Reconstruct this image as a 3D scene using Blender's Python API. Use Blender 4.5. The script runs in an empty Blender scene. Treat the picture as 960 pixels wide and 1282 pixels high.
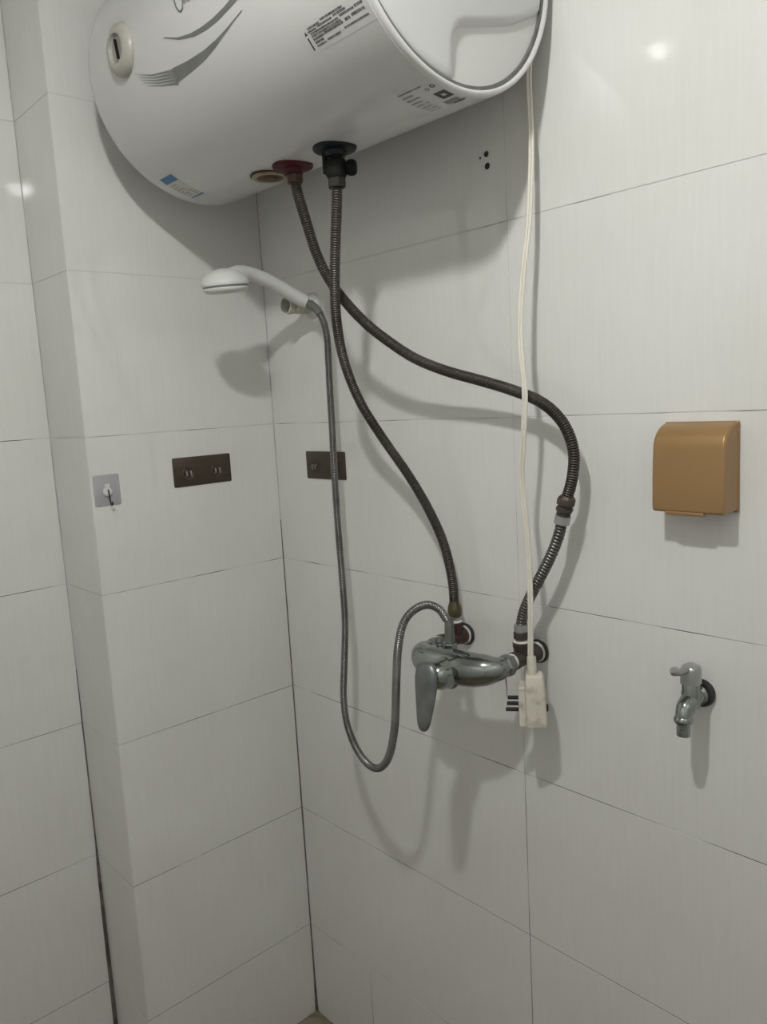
import bpy, math, random
import numpy as np
from mathutils import Matrix, Vector

random.seed(7)
scene = bpy.context.scene
COL = scene.collection

# ------------------------------------------------------------------ camera
cam_data = bpy.data.cameras.new('camera')
cam = bpy.data.objects.new('camera', cam_data)
COL.objects.link(cam)
cam_data.sensor_fit = 'VERTICAL'
cam_data.sensor_height = 36.0
cam_data.lens = 36.0 * 989.94 / 1282.0
cam_data.clip_start = 0.02
cam.matrix_world = Matrix((
    (0.6777079, -0.0656711, 0.7323929, 1.45109),
    (0.7332558, 0.1351330, -0.6663895, -1.00856),
    (-0.0552079, 0.9886488, 0.1397344, 1.47103),
    (0, 0, 0, 1)))
scene.camera = cam

# ------------------------------------------------------------------ world and exposure
world = bpy.data.worlds.new('world')
scene.world = world
world.use_nodes = True
world.node_tree.nodes['Background'].inputs[0].default_value = (0.02, 0.02, 0.02, 1)
world.node_tree.nodes['Background'].inputs[1].default_value = 1.0
scene.view_settings.view_transform = 'Standard'
scene.view_settings.look = 'None'
scene.view_settings.exposure = 0.0
scene.view_settings.gamma = 1.0
scene.view_settings.use_curve_mapping = False
BULB_POS = (1.0228, -0.8504, 2.249)
BULB_R = 0.036
BULB_STRENGTH = 680.0
BULB_COLOR = (1.0, 0.998, 0.972)
CEILING_Z = 2.30


# ------------------------------------------------------------------ materials
def lin(c):
    c = c / 255.0
    return c / 12.92 if c <= 0.04045 else ((c + 0.055) / 1.055) ** 2.4


def srgb(r, g, b):
    return (lin(r), lin(g), lin(b), 1.0)


def mat(name, color, rough=0.5, metal=0.0, spec=0.5, noise=0.0, nscale=30.0, nstretch=(1, 1, 1),
        color2=None, bump=0.0, coat=0.0, alpha=1.0, transmission=0.0, emit=0.0, noise_lo=0.35, noise_hi=0.65, detail=4.0):
    m = bpy.data.materials.new(name)
    m.use_nodes = True
    nt = m.node_tree
    b = nt.nodes['Principled BSDF']
    b.inputs['Base Color'].default_value = color
    b.inputs['Roughness'].default_value = rough
    b.inputs['Metallic'].default_value = metal
    b.inputs['Specular IOR Level'].default_value = spec
    b.inputs['Coat Weight'].default_value = coat
    b.inputs['Alpha'].default_value = alpha
    b.inputs['Transmission Weight'].default_value = transmission
    if emit:
        b.inputs['Emission Color'].default_value = color
        b.inputs['Emission Strength'].default_value = emit
    tc = nt.nodes.new('ShaderNodeTexCoord')
    mp = nt.nodes.new('ShaderNodeMapping')
    mp.inputs['Scale'].default_value = nstretch
    nz = nt.nodes.new('ShaderNodeTexNoise')
    nz.inputs['Scale'].default_value = nscale
    nz.inputs['Detail'].default_value = detail
    nt.links.new(tc.outputs['Object'], mp.inputs['Vector'])
    nt.links.new(mp.outputs['Vector'], nz.inputs['Vector'])
    if color2 is not None:
        rp = nt.nodes.new('ShaderNodeValToRGB')
        rp.color_ramp.elements[0].position = noise_lo
        rp.color_ramp.elements[1].position = noise_hi
        rp.color_ramp.elements[0].color = color
        rp.color_ramp.elements[1].color = color2
        nt.links.new(nz.outputs['Fac'], rp.inputs['Fac'])
        nt.links.new(rp.outputs['Color'], b.inputs['Base Color'])
    if bump:
        bp = nt.nodes.new('ShaderNodeBump')
        bp.inputs['Strength'].default_value = bump
        bp.inputs['Distance'].default_value = 0.001
        nt.links.new(nz.outputs['Fac'], bp.inputs['Height'])
        nt.links.new(bp.outputs['Normal'], b.inputs['Normal'])
    return m


def tile_material():
    m = bpy.data.materials.new('glazed_wall_tile')
    m.use_nodes = True
    nt = m.node_tree
    b = nt.nodes['Principled BSDF']
    geo = nt.nodes.new('ShaderNodeNewGeometry')
    # fine upright grain of the glaze
    mp = nt.nodes.new('ShaderNodeMapping')
    mp.inputs['Scale'].default_value = (170, 170, 9)
    nz = nt.nodes.new('ShaderNodeTexNoise')
    nz.inputs['Scale'].default_value = 1.0
    nz.inputs['Detail'].default_value = 5.0
    nt.links.new(geo.outputs['Position'], mp.inputs['Vector'])
    nt.links.new(mp.outputs['Vector'], nz.inputs['Vector'])
    rp = nt.nodes.new('ShaderNodeValToRGB')
    rp.color_ramp.elements[0].position = 0.3
    rp.color_ramp.elements[1].position = 0.7
    rp.color_ramp.elements[0].color = (0.735, 0.735, 0.712, 1)
    rp.color_ramp.elements[1].color = (0.762, 0.762, 0.740, 1)
    nt.links.new(nz.outputs['Fac'], rp.inputs['Fac'])
    # faint blotchy soap film
    n2 = nt.nodes.new('ShaderNodeTexNoise')
    n2.inputs['Scale'].default_value = 4.0
    n2.inputs['Detail'].default_value = 6.0
    nt.links.new(geo.outputs['Position'], n2.inputs['Vector'])
    r2 = nt.nodes.new('ShaderNodeValToRGB')
    r2.color_ramp.elements[0].position = 0.35
    r2.color_ramp.elements[1].position = 0.75
    r2.color_ramp.elements[0].color = (1, 1, 1, 1)
    r2.color_ramp.elements[1].color = (0.95, 0.945, 0.92, 1)
    nt.links.new(n2.outputs['Fac'], r2.inputs['Fac'])
    mx = nt.nodes.new('ShaderNodeMix')
    mx.data_type = 'RGBA'
    mx.blend_type = 'MULTIPLY'
    mx.inputs[0].default_value = 1.0
    nt.links.new(rp.outputs['Color'], mx.inputs[6])
    nt.links.new(r2.outputs['Color'], mx.inputs[7])
    nt.links.new(mx.outputs[2], b.inputs['Base Color'])
    b.inputs['Roughness'].default_value = 0.035
    b.inputs['Specular IOR Level'].default_value = 0.6
    bp = nt.nodes.new('ShaderNodeBump')
    bp.inputs['Strength'].default_value = 0.012
    bp.inputs['Distance'].default_value = 0.0006
    nt.links.new(nz.outputs['Fac'], bp.inputs['Height'])
    nt.links.new(bp.outputs['Normal'], b.inputs['Normal'])
    return m


def grout_material():
    m = bpy.data.materials.new('tile_grout')
    m.use_nodes = True
    nt = m.node_tree
    b = nt.nodes['Principled BSDF']
    geo = nt.nodes.new('ShaderNodeNewGeometry')
    nz = nt.nodes.new('ShaderNodeTexNoise')
    nz.inputs['Scale'].default_value = 7.0
    nz.inputs['Detail'].default_value = 5.0
    nt.links.new(geo.outputs['Position'], nz.inputs['Vector'])
    rp = nt.nodes.new('ShaderNodeValToRGB')
    e = rp.color_ramp.elements
    e[0].position = 0.46
    e[1].position = 0.62
    e[0].color = (0.62, 0.615, 0.59, 1)
    e[1].color = (0.06, 0.053, 0.042, 1)
    sx = nt.nodes.new('ShaderNodeSeparateXYZ')
    nt.links.new(geo.outputs['Position'], sx.inputs[0])
    ma = nt.nodes.new('ShaderNodeMath')      # grime is heavier in the splash zone low on the wall
    ma.operation = 'MULTIPLY_ADD'
    ma.inputs[1].default_value = -0.15
    ma.inputs[2].default_value = 0.185
    nt.links.new(sx.outputs[2], ma.inputs[0])
    ad = nt.nodes.new('ShaderNodeMath')
    ad.operation = 'ADD'
    nt.links.new(nz.outputs['Fac'], ad.inputs[0])
    nt.links.new(ma.outputs[0], ad.inputs[1])
    nt.links.new(ad.outputs[0], rp.inputs['Fac'])
    nt.links.new(rp.outputs['Color'], b.inputs['Base Color'])
    b.inputs['Roughness'].default_value = 0.9
    return m


M = {}
M['tile'] = tile_material()
M['grout'] = grout_material()
M['seam_pale'] = mat('pale_sealant', (0.60, 0.595, 0.57, 1), 0.7, color2=(0.36, 0.35, 0.33, 1), nscale=12)
M['seam'] = mat('mildewed_sealant', (0.075, 0.066, 0.052, 1), 0.8, color2=(0.20, 0.185, 0.155, 1), nscale=25)
M['ceiling'] = mat('ceiling_panel', (0.74, 0.74, 0.73, 1), 0.5, color2=(0.77, 0.77, 0.76, 1), nscale=3)
M['plain'] = mat('plain_wall_glaze', (0.72, 0.72, 0.70, 1), 0.3, color2=(0.75, 0.75, 0.73, 1), nscale=3)
M['floor'] = mat('floor_tile_brown', (0.20, 0.16, 0.11, 1), 0.5, color2=(0.27, 0.23, 0.17, 1), nscale=9, bump=0.2)
M['stain'] = mat('rust_deposit', (0.13, 0.10, 0.06, 1), 0.9, color2=(0.22, 0.18, 0.12, 1), nscale=60)
M['enamel'] = mat('white_enamel', (0.59, 0.595, 0.58, 1), 0.24, color2=(0.61, 0.615, 0.60, 1), nscale=4, coat=0.3)
M['cap'] = mat('white_plastic_cap', (0.60, 0.605, 0.60, 1), 0.07, color2=(0.58, 0.585, 0.58, 1), nscale=6)
M['rim'] = mat('rim_plastic', (0.66, 0.665, 0.65, 1), 0.25, color2=(0.63, 0.635, 0.62, 1), nscale=10)
M['gasket'] = mat('grey_gasket', (0.13, 0.13, 0.12, 1), 0.6, color2=(0.17, 0.17, 0.16, 1), nscale=40)
M['cream'] = mat('aged_cream_plastic', (0.60, 0.58, 0.50, 1), 0.4, color2=(0.50, 0.47, 0.38, 1), nscale=30)
M['cream_dirty'] = mat('dirty_cream_plastic', (0.64, 0.61, 0.53, 1), 0.45, color2=(0.36, 0.32, 0.24, 1), nscale=55, noise_lo=0.52, noise_hi=0.74)
M['dial_ring'] = mat('dial_ring_plastic', (0.43, 0.42, 0.37, 1), 0.35, color2=(0.39, 0.38, 0.33, 1), nscale=30)
M['dial_face'] = mat('dial_face_grey', (0.28, 0.27, 0.24, 1), 0.4, color2=(0.34, 0.33, 0.30, 1), nscale=60)
M['decor'] = mat('grey_decor_print', (0.15, 0.155, 0.145, 1), 0.4, color2=(0.18, 0.185, 0.175, 1), nscale=30)
M['decor_fade'] = mat('light_grey_decor_print', (0.19, 0.195, 0.18, 1), 0.4, color2=(0.23, 0.235, 0.22, 1), nscale=30)
M['ink'] = mat('black_label_ink', (0.03, 0.03, 0.03, 1), 0.5, color2=(0.06, 0.06, 0.06, 1), nscale=200)
M['ink_grey'] = mat('grey_label_ink', (0.22, 0.22, 0.21, 1), 0.5, color2=(0.28, 0.28, 0.27, 1), nscale=200)
M['label_film'] = mat('clear_label_film', (0.59, 0.595, 0.58, 1), 0.24, color2=(0.61, 0.615, 0.60, 1), nscale=50)
M['blue_print'] = mat('blue_label_print', (0.03, 0.16, 0.33, 1), 0.4, color2=(0.04, 0.19, 0.38, 1), nscale=60)
M['paper'] = mat('white_label_paper', (0.62, 0.61, 0.56, 1), 0.5, color2=(0.56, 0.55, 0.49, 1), nscale=60)
M['red'] = mat('red_collar_plastic', (0.055, 0.007, 0.009, 1), 0.5, spec=0.25, color2=(0.075, 0.010, 0.011, 1), nscale=50)
M['blue_collar'] = mat('dark_blue_collar_plastic', (0.008, 0.010, 0.011, 1), 0.5, spec=0.25, color2=(0.008, 0.014, 0.019, 1), nscale=30)
M['gold_ring'] = mat('yellowed_ring', (0.36, 0.31, 0.19, 1), 0.4, color2=(0.24, 0.19, 0.10, 1), nscale=60)
M['brass'] = mat('tarnished_brass', (0.11, 0.070, 0.045, 1), 0.5, metal=0.5, color2=(0.075, 0.050, 0.036, 1), nscale=60)
M['olive'] = mat('olive_tarnished_nut', (0.13, 0.115, 0.06, 1), 0.4, metal=0.7, color2=(0.09, 0.08, 0.045, 1), nscale=60)
M['olive_dark'] = mat('darkened_brass_nut', (0.030, 0.026, 0.019, 1), 0.5, metal=0.1, spec=0.25, color2=(0.03, 0.027, 0.02, 1), nscale=60)
M['valve'] = mat('dark_valve_metal', (0.007, 0.008, 0.008, 1), 0.55, spec=0.15, color2=(0.016, 0.016, 0.014, 1), nscale=50)
M['tee'] = mat('blackened_fitting', (0.05, 0.045, 0.04, 1), 0.45, metal=0.5, color2=(0.09, 0.075, 0.06, 1), nscale=60)
M['tee_red'] = mat('red_brown_fitting', (0.085, 0.035, 0.028, 1), 0.4, metal=0.3, color2=(0.05, 0.03, 0.025, 1), nscale=60)
M['tape'] = mat('white_thread_tape', (0.80, 0.79, 0.75, 1), 0.6, color2=(0.66, 0.63, 0.55, 1), nscale=80)
M['hose_dark'] = mat('brown_steel_hose', (0.060, 0.051, 0.043, 1), 0.42, metal=0.75, color2=(0.105, 0.095, 0.083, 1), nscale=14)
M['hose_coarse'] = mat('dark_corrugated_hose', (0.11, 0.105, 0.093, 1), 0.36, metal=0.8, color2=(0.16, 0.155, 0.14, 1), nscale=20)
M['hose_silver'] = mat('steel_shower_hose', (0.27, 0.263, 0.25, 1), 0.28, metal=0.92, color2=(0.19, 0.184, 0.175, 1), nscale=20)
M['chrome'] = mat('worn_chrome', (0.36, 0.385, 0.37, 1), 0.14, metal=1.0, color2=(0.28, 0.305, 0.29, 1), nscale=18)
M['chrome_dull'] = mat('scaled_chrome', (0.26, 0.27, 0.265, 1), 0.38, metal=0.8, color2=(0.20, 0.21, 0.205, 1), nscale=40)
M['chrome_pale'] = mat('pale_worn_chrome', (0.48, 0.49, 0.48, 1), 0.3, metal=0.85, color2=(0.40, 0.41, 0.40, 1), nscale=30)
M['alu'] = mat('grey_ferrule', (0.48, 0.48, 0.47, 1), 0.4, metal=0.7, color2=(0.40, 0.40, 0.39, 1), nscale=60)
M['rubber'] = mat('black_rubber', (0.018, 0.018, 0.018, 1), 0.5, color2=(0.03, 0.03, 0.03, 1), nscale=60)
M['shower'] = mat('white_shower_plastic', (0.66, 0.67, 0.65, 1), 0.35, color2=(0.62, 0.63, 0.60, 1), nscale=25)
M['shower_grey'] = mat('grey_shower_ring', (0.22, 0.22, 0.21, 1), 0.4, color2=(0.27, 0.27, 0.26, 1), nscale=40)
M['plate'] = mat('bronze_adhesive_plate', (0.062, 0.047, 0.033, 1), 0.42, metal=0.35, color2=(0.080, 0.062, 0.045, 1), nscale=14, nstretch=(1, 1, 6))
M['prong'] = mat('worn_steel_prong', (0.45, 0.42, 0.38, 1), 0.3, metal=0.9, color2=(0.36, 0.33, 0.29, 1), nscale=60)
M['clear'] = mat('cloudy_clear_plastic', (0.52, 0.50, 0.545, 1), 0.22, color2=(0.48, 0.47, 0.50, 1), nscale=30, alpha=0.62)
M['clear_white'] = mat('frosted_hook_base', (0.66, 0.66, 0.66, 1), 0.25, color2=(0.6, 0.6, 0.61, 1), nscale=40)
M['wire'] = mat('black_steel_hook', (0.03, 0.03, 0.03, 1), 0.3, metal=0.8, color2=(0.05, 0.05, 0.05, 1), nscale=60)
M['gold'] = mat('champagne_gold_plastic', (0.34, 0.205, 0.088, 1), 0.33, metal=0.35, color2=(0.36, 0.22, 0.098, 1), nscale=8)
M['cord'] = mat('cream_cord_sheath', (0.74, 0.71, 0.63, 1), 0.45, color2=(0.70, 0.66, 0.57, 1), nscale=30)
M['hole'] = mat('drill_hole_dark', (0.018, 0.016, 0.012, 1), 0.9, color2=(0.04, 0.035, 0.025, 1), nscale=200)


def emitter(name, color, strength):
    m = bpy.data.materials.new(name)
    m.use_nodes = True
    b = m.node_tree.nodes['Principled BSDF']
    b.inputs['Base Color'].default_value = (0.9, 0.9, 0.9, 1)
    b.inputs['Emission Color'].default_value = (*color, 1)
    b.inputs['Emission Strength'].default_value = strength
    return m


M['bulb'] = emitter('lit_bulb_glass', BULB_COLOR, BULB_STRENGTH)


# ------------------------------------------------------------------ mesh helpers
def nrm(v):
    v = np.asarray(v, float)
    return v / (np.linalg.norm(v) + 1e-12)


class MB:
    def __init__(self):
        self.v = []
        self.f = []

    def add(self, verts, faces):
        o = len(self.v)
        self.v += [tuple(float(c) for c in p) for p in verts]
        self.f += [tuple(i + o for i in f) for f in faces]
        return self

    def box(self, c, s, ax=None):
        ax = np.eye(3) if ax is None else np.array(ax, float)
        c = np.asarray(c, float)
        vs = []
        for i in (-1, 1):
            for j in (-1, 1):
                for k in (-1, 1):
                    vs.append(c + ax[0] * i * s[0] / 2 + ax[1] * j * s[1] / 2 + ax[2] * k * s[2] / 2)
        fs = [(0, 1, 3, 2), (4, 6, 7, 5), (0, 4, 5, 1), (2, 3, 7, 6), (0, 2, 6, 4), (1, 5, 7, 3)]
        return self.add(vs, fs)

    def lathe(self, o, axis, prof, seg=40, ref=None):
        """prof: (radius, height along axis) list; closed at both ends with fans."""
        o = np.asarray(o, float)
        w = nrm(axis)
        r = np.array([0, 0, 1.0]) if ref is None else np.asarray(ref, float)
        if abs(r @ w) > 0.95:
            r = np.array([1.0, 0, 0])
        u = nrm(np.cross(r, w))
        t = np.cross(w, u)
        vs, fs = [], []
        for (rad, h) in prof:
            for k in range(seg):
                a = 2 * math.pi * k / seg
                vs.append(o + w * h + (u * math.cos(a) + t * math.sin(a)) * rad)
        n = len(prof)
        for i in range(n - 1):
            for k in range(seg):
                k2 = (k + 1) % seg
                fs.append((i * seg + k, i * seg + k2, (i + 1) * seg + k2, (i + 1) * seg + k))
        fs.append(tuple(reversed(range(seg))))
        fs.append(tuple((n - 1) * seg + k for k in range(seg)))
        return self.add(vs, fs)

    def loft(self, secs, seg=24, power=2.0, cap=True):
        """secs: list of (centre, half-axis a, half-axis b)."""
        vs, fs = [], []
        for (c, a, b) in secs:
            c, a, b = (np.asarray(q, float) for q in (c, a, b))
            for k in range(seg):
                t = 2 * math.pi * k / seg
                ct, st = math.cos(t), math.sin(t)
                ct = math.copysign(abs(ct) ** (2 / power), ct)
                st = math.copysign(abs(st) ** (2 / power), st)
                vs.append(c + a * ct + b * st)
        n = len(secs)
        for i in range(n - 1):
            for k in range(seg):
                k2 = (k + 1) % seg
                fs.append((i * seg + k, i * seg + k2, (i + 1) * seg + k2, (i + 1) * seg + k))
        if cap:
            fs.append(tuple(reversed(range(seg))))
            fs.append(tuple((n - 1) * seg + k for k in range(seg)))
        return self.add(vs, fs)

    def tube(self, pts, rad, seg=12, flat=None):
        """sweep along dense points with a radius per point; flat=(a,b,ref) gives an oval section."""
        pts = np.asarray(pts, float)
        n = len(pts)
        rad = np.full(n, rad, float) if np.isscalar(rad) else np.asarray(rad, float)
        tang = np.gradient(pts, axis=0)
        tang /= np.linalg.norm(tang, axis=1)[:, None] + 1e-12
        r = np.array([0, 0, 1.0]) if abs(tang[0][2]) < 0.9 else np.array([1.0, 0, 0])
        u = nrm(np.cross(r, tang[0]))
        secs = []
        for i in range(n):
            u = nrm(u - tang[i] * (u @ tang[i]))
            secs.append((pts[i], u * rad[i], np.cross(tang[i], u) * rad[i]))
        return self.loft(secs, seg)

    def hexnut(self, o, axis, r, h0, h1, ch=0.0012):
        return self.lathe(o, axis, [(r - ch, h0), (r, h0 + ch), (r, h1 - ch), (r - ch, h1)], 6)

    def mesh(self, name, smooth=True, angle=38):
        me = bpy.data.meshes.new(name)
        me.from_pydata(self.v, [], self.f)
        me.update()
        if smooth:
            me.polygons.foreach_set('use_smooth', [True] * len(me.polygons))
            me.set_sharp_from_angle(angle=math.radians(angle))
        return me

    def build(self, name, material, parent=None, origin=None, smooth=True, angle=38, bevel=0.0, bseg=2, kind=None):
        if parent is not None:
            origin = tuple(parent.location) if parent.parent is None else tuple(np.array(parent.location) + np.array(parent.parent.location))
        elif origin is None:
            origin = (0, 0, 0)
        o = np.asarray(origin, float)
        self.v = [tuple(np.asarray(p) - o) for p in self.v]
        me = self.mesh(name, smooth, angle)
        ob = bpy.data.objects.new(name, me)
        COL.objects.link(ob)
        me.materials.append(material)
        if parent is not None:
            ob.parent = parent
        else:
            ob.location = o
        if bevel:
            bv = ob.modifiers.new('bevel', 'BEVEL')
            bv.width = bevel
            bv.segments = bseg
            bv.limit_method = 'ANGLE'
            bv.angle_limit = math.radians(40)
        if kind:
            ob['kind'] = kind
        return ob


def tag(o, label, cat, group=None):
    o['label'] = label
    o['category'] = cat
    if group:
        o['group'] = group
    return o


def thing(name, loc, label, cat, group=None):
    o = bpy.data.objects.new(name, None)
    o.empty_display_size = 0.02
    o.location = loc
    COL.objects.link(o)
    return tag(o, label, cat, group)


def spline(ctrl, step):
    """centripetal Catmull-Rom through control points, resampled to equal steps."""
    P = np.asarray(ctrl, float)
    P = np.vstack([2 * P[0] - P[1], P, 2 * P[-1] - P[-2]])
    out = []
    for i in range(1, len(P) - 2):
        p0, p1, p2, p3 = P[i - 1:i + 3]
        t0 = 0.0
        t1 = t0 + np.linalg.norm(p1 - p0) ** 0.5
        t2 = t1 + np.linalg.norm(p2 - p1) ** 0.5
        t3 = t2 + np.linalg.norm(p3 - p2) ** 0.5
        for t in np.linspace(t1, t2, 40, endpoint=False):
            a1 = (t1 - t) / (t1 - t0) * p0 + (t - t0) / (t1 - t0) * p1
            a2 = (t2 - t) / (t2 - t1) * p1 + (t - t1) / (t2 - t1) * p2
            a3 = (t3 - t) / (t3 - t2) * p2 + (t - t2) / (t3 - t2) * p3
            b1 = (t2 - t) / (t2 - t0) * a1 + (t - t0) / (t2 - t0) * a2
            b2 = (t3 - t) / (t3 - t1) * a2 + (t - t1) / (t3 - t1) * a3
            out.append((t2 - t) / (t2 - t1) * b1 + (t - t1) / (t2 - t1) * b2)
    out.append(P[-2])
    out = np.array(out)
    # light smoothing, then equal arc length
    for _ in range(60):
        out[1:-1] = 0.25 * out[:-2] + 0.5 * out[1:-1] + 0.25 * out[2:]
    d = np.concatenate([[0], np.cumsum(np.linalg.norm(np.diff(out, axis=0), axis=1))])
    n = max(2, int(d[-1] / step))
    s = np.linspace(0, d[-1], n)
    return np.stack([np.interp(s, d, out[:, k]) for k in range(3)], 1), s


def ribbed(ctrl, r, pitch, depth, seg=14):
    pts, s = spline(ctrl, pitch / 4.0)
    k = np.arange(len(pts))
    rad = r - depth * np.where(k % 4 == 0, 1.0, np.where(k % 4 == 2, 0.0, 0.28))
    return MB().tube(pts, rad, seg), pts


# ------------------------------------------------------------------ the room
W = 0.1747          # set-back of the far left wall behind the boxed-in pillar
L = 0.4213          # depth of the pillar
TT = 0.0006         # tile standing proud of the joint
XR, YF = 1.64, -1.62
Z0 = 1.433
ROWS = [0.0, Z0 - 1.2, Z0 - 0.9, Z0 - 0.6, Z0 - 0.3, Z0, Z0 + 0.3, Z0 + 0.6, CEILING_Z]


def structure(o):
    o['kind'] = 'structure'
    return o


floor = structure(MB().box(((XR - W) / 2, YF / 2, -0.05), (XR + W + 0.2, -YF + 0.2, 0.1)).build('floor', M['floor'], smooth=False))
ceiling = structure(MB().box(((XR - W) / 2, YF / 2, CEILING_Z + 0.05), (XR + W + 0.2, -YF + 0.2, 0.1)).build('ceiling', M['ceiling'], smooth=False))
wall_back = structure(MB().box(((XR - W) / 2, 0.05 + TT, CEILING_Z / 2), (XR + W + 0.2, 0.1, CEILING_Z)).build('wall_back', M['grout'], smooth=False))
wall_left = structure(MB().box((-W - TT - 0.05, (YF - L) / 2 + 0.02, CEILING_Z / 2), (0.1, -YF - L + 0.04, CEILING_Z)).build('wall_left', M['grout'], smooth=False))
wall_pillar = structure(MB().box((-TT / 2 - W / 2 + 0.0 - 0.02, -L / 2 + TT, CEILING_Z / 2), (W - TT + 0.04, L, CEILING_Z)).build('wall_pillar', M['grout'], smooth=False))
wall_right = structure(MB().box((XR + 0.05, YF / 2, CEILING_Z / 2), (0.1, -YF, CEILING_Z)).build('wall_right', M['plain'], smooth=False))
wall_front = structure(MB().box(((XR - W) / 2, YF - 0.05, CEILING_Z / 2), (XR + W + 0.2, 0.1, CEILING_Z)).build('wall_front', M['plain'], smooth=False))

_tiles = {}


def tile_mesh(w, h):
    key = (round(w, 4), round(h, 4))
    if key not in _tiles:
        b = 0.0003
        vs, fs = [], []
        for (iw, ih, y) in ((w / 2, h / 2, 0.0), (w / 2, h / 2, -TT + b), (w / 2 - b, h / 2 - b, -TT)):
            vs += [(-iw, y, -ih), (iw, y, -ih), (iw, y, ih), (-iw, y, ih)]
        for i in range(2):
            for k in range(4):
                k2 = (k + 1) % 4
                fs.append((i * 4 + k, i * 4 + k2, i * 4 + 4 + k2, i * 4 + 4 + k))
        fs.append((8, 9, 10, 11))
        fs.append((3, 2, 1, 0))
        me = bpy.data.meshes.new('tile')
        me.from_pydata(vs, [], fs)
        me.materials.append(M['tile'])
        _tiles[key] = me
    return _tiles[key]


GAP = 0.0013


def lay(parent, place, rot, a_bounds, z0, z1):
    """one row of tiles between the upright joints a_bounds."""
    for a0, a1 in zip(a_bounds[:-1], a_bounds[1:]):
        w, h = a1 - a0 - GAP, z1 - z0 - GAP
        ob = bpy.data.objects.new('tile', tile_mesh(w, h))
        COL.objects.link(ob)
        ob.location = place((a0 + a1) / 2, (z0 + z1) / 2)
        ob.rotation_euler = (random.uniform(-1, 1) * 0.0006, 0, rot)
        ob.parent = parent


for i, (za, zb) in enumerate(zip(ROWS[:-1], ROWS[1:])):
    xb = [0.0005, 0.214, 0.814, 1.414, XR] if i == 0 else [0.0005, 0.6608, 1.2608, XR]
    lay(wall_back, lambda a, z: (a, TT, z), 0.0, xb, za, zb)
    lay(wall_pillar, lambda a, z: (-TT, a, z), math.pi / 2, [-L, -0.0005], za, zb)
    lay(wall_pillar, lambda a, z: (a, -L + TT, z), 0.0, [-W + 0.0005, -0.0002], za, zb)
    lay(wall_left, lambda a, z: (-W - TT, a, z), math.pi / 2, [YF, -L - 0.6, -L - 0.0005], za, zb)


def seam(parent, x, y, dx, dy, zw, material):
    """dark sealant bead filling an upright inside corner; zw: (z, width)."""
    b = MB()
    vs, fs = [], []
    for z, w in zw:
        vs += [(x, y, z), (x + dx * w, y, z), (x + dx * w * 0.35, y + dy * w * 0.35, z), (x, y + dy * w, z)]
    for i in range(len(zw) - 1):
        for k in range(4):
            k2 = (k + 1) % 4
            fs.append((i * 4 + k, i * 4 + k2, i * 4 + 4 + k2, i * 4 + 4 + k))
    b.add(vs, fs)
    return b.build('sealant_bead', material, parent, smooth=False)


seam(wall_back, 0.0, 0.0, 1, -1, [(0.0, .0055), (.10, .0030), (.30, .0024), (.53, .0026), (.83, .0021), (1.10, .0019), (1.22, .0014)], M['seam'])
seam(wall_back, 0.0, 0.0, 1, -1, [(1.22, .0014), (1.433, .0009), (1.9, .0008), (2.28, .0008)], M['seam_pale'])
seam(wall_left, -W, -L, 1, -1, [(0.0, .0085), (.2, .0070), (.35, .0062), (.50, .0052), (.56, .0028), (.83, .0022), (.95, .0014)], M['seam'])
seam(wall_left, -W, -L, 1, -1, [(.95, .0014), (1.3, .0009), (2.28, .0008)], M['seam_pale'])
# brown deposit where the corner meets the floor
MB().add([(-0.001, 0.001, 0.0), (0.035, -0.0005, 0.001), (0.006, -0.006, 0.006), (-0.0005, -0.035, 0.001), (0.0, 0.0, 0.012), (0.014, -0.014, 0.002)],
         [(0, 1, 2, 4), (0, 4, 2, 3), (1, 5, 2), (2, 5, 3), (1, 0, 3, 5)]).build('rust_deposit', M['stain'], floor, smooth=False)

# drilled holes left in the tile under the heater
for (hx, hz, hr) in ((0.625, 1.8395, 0.0042), (0.6262, 1.8215, 0.0046), (0.6125, 1.8365, 0.0017)):
    MB().lathe((hx, -0.0002, hz), (0, -1, 0), [(hr * 1.1, 0.0), (hr, 0.0004), (hr * 0.7, 0.0001)], 16).build('drill_hole', M['hole'], wall_back)

# ------------------------------------------------------------------ lamps on the ceiling
lamp = thing('ceiling_lamp', (BULB_POS[0], BULB_POS[1], CEILING_Z), 'round white ceiling lamp with a glowing dome below a short shading housing', 'lamp')
MB().lathe((BULB_POS[0], BULB_POS[1], CEILING_Z), (0, 0, -1), [(.050, 0), (.050, .006), (.042, .010), (.0395, .052), (.0385, .058), (.0365, .058)], 40).build('lamp_shading_housing', M['cream'], lamp)  # unseen housing; skirt shaped to keep the dome's light off the upper walls
prof = [(max(BULB_R * math.sin(a), 0.0005), -BULB_R * math.cos(a)) for a in np.linspace(0, math.pi / 2, 14)] + [(BULB_R * .9, .006)]
MB().lathe(BULB_POS, (0, 0, 1), prof, 40).build('bulb', M['bulb'], lamp)

# ------------------------------------------------------------------ water heater
HX0, HX1, HR, HY, HZ = 0.0964, 0.7583, 0.1923, -0.2030, 2.0388
heater = thing('water_heater', (0.43, -0.2, HZ - HR), 'large white horizontal electric water heater hung high on the tiled wall', 'water heater')


def hp(x, deg, r=HR):
    a = math.radians(deg)
    return (x, HY - r * math.cos(a), HZ + r * math.sin(a))


MB().lathe((0, HY, HZ), (1, 0, 0), [(.02, HX0 - .018), (.10, HX0 - .014), (.155, HX0 - .007), (.176, HX0 - .002), (.1847, HX0 + .004), (.1888, HX0 + .010), (.1913, HX0 + .018), (HR, HX0 + .028),
                                   (HR, .30), (HR, .52), (HR, HX1 - .009), (HR, HX1 - .0082), (HR - .001, HX1 - .0075)], 160).build('shell', M['enamel'], heater, angle=25)
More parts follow.
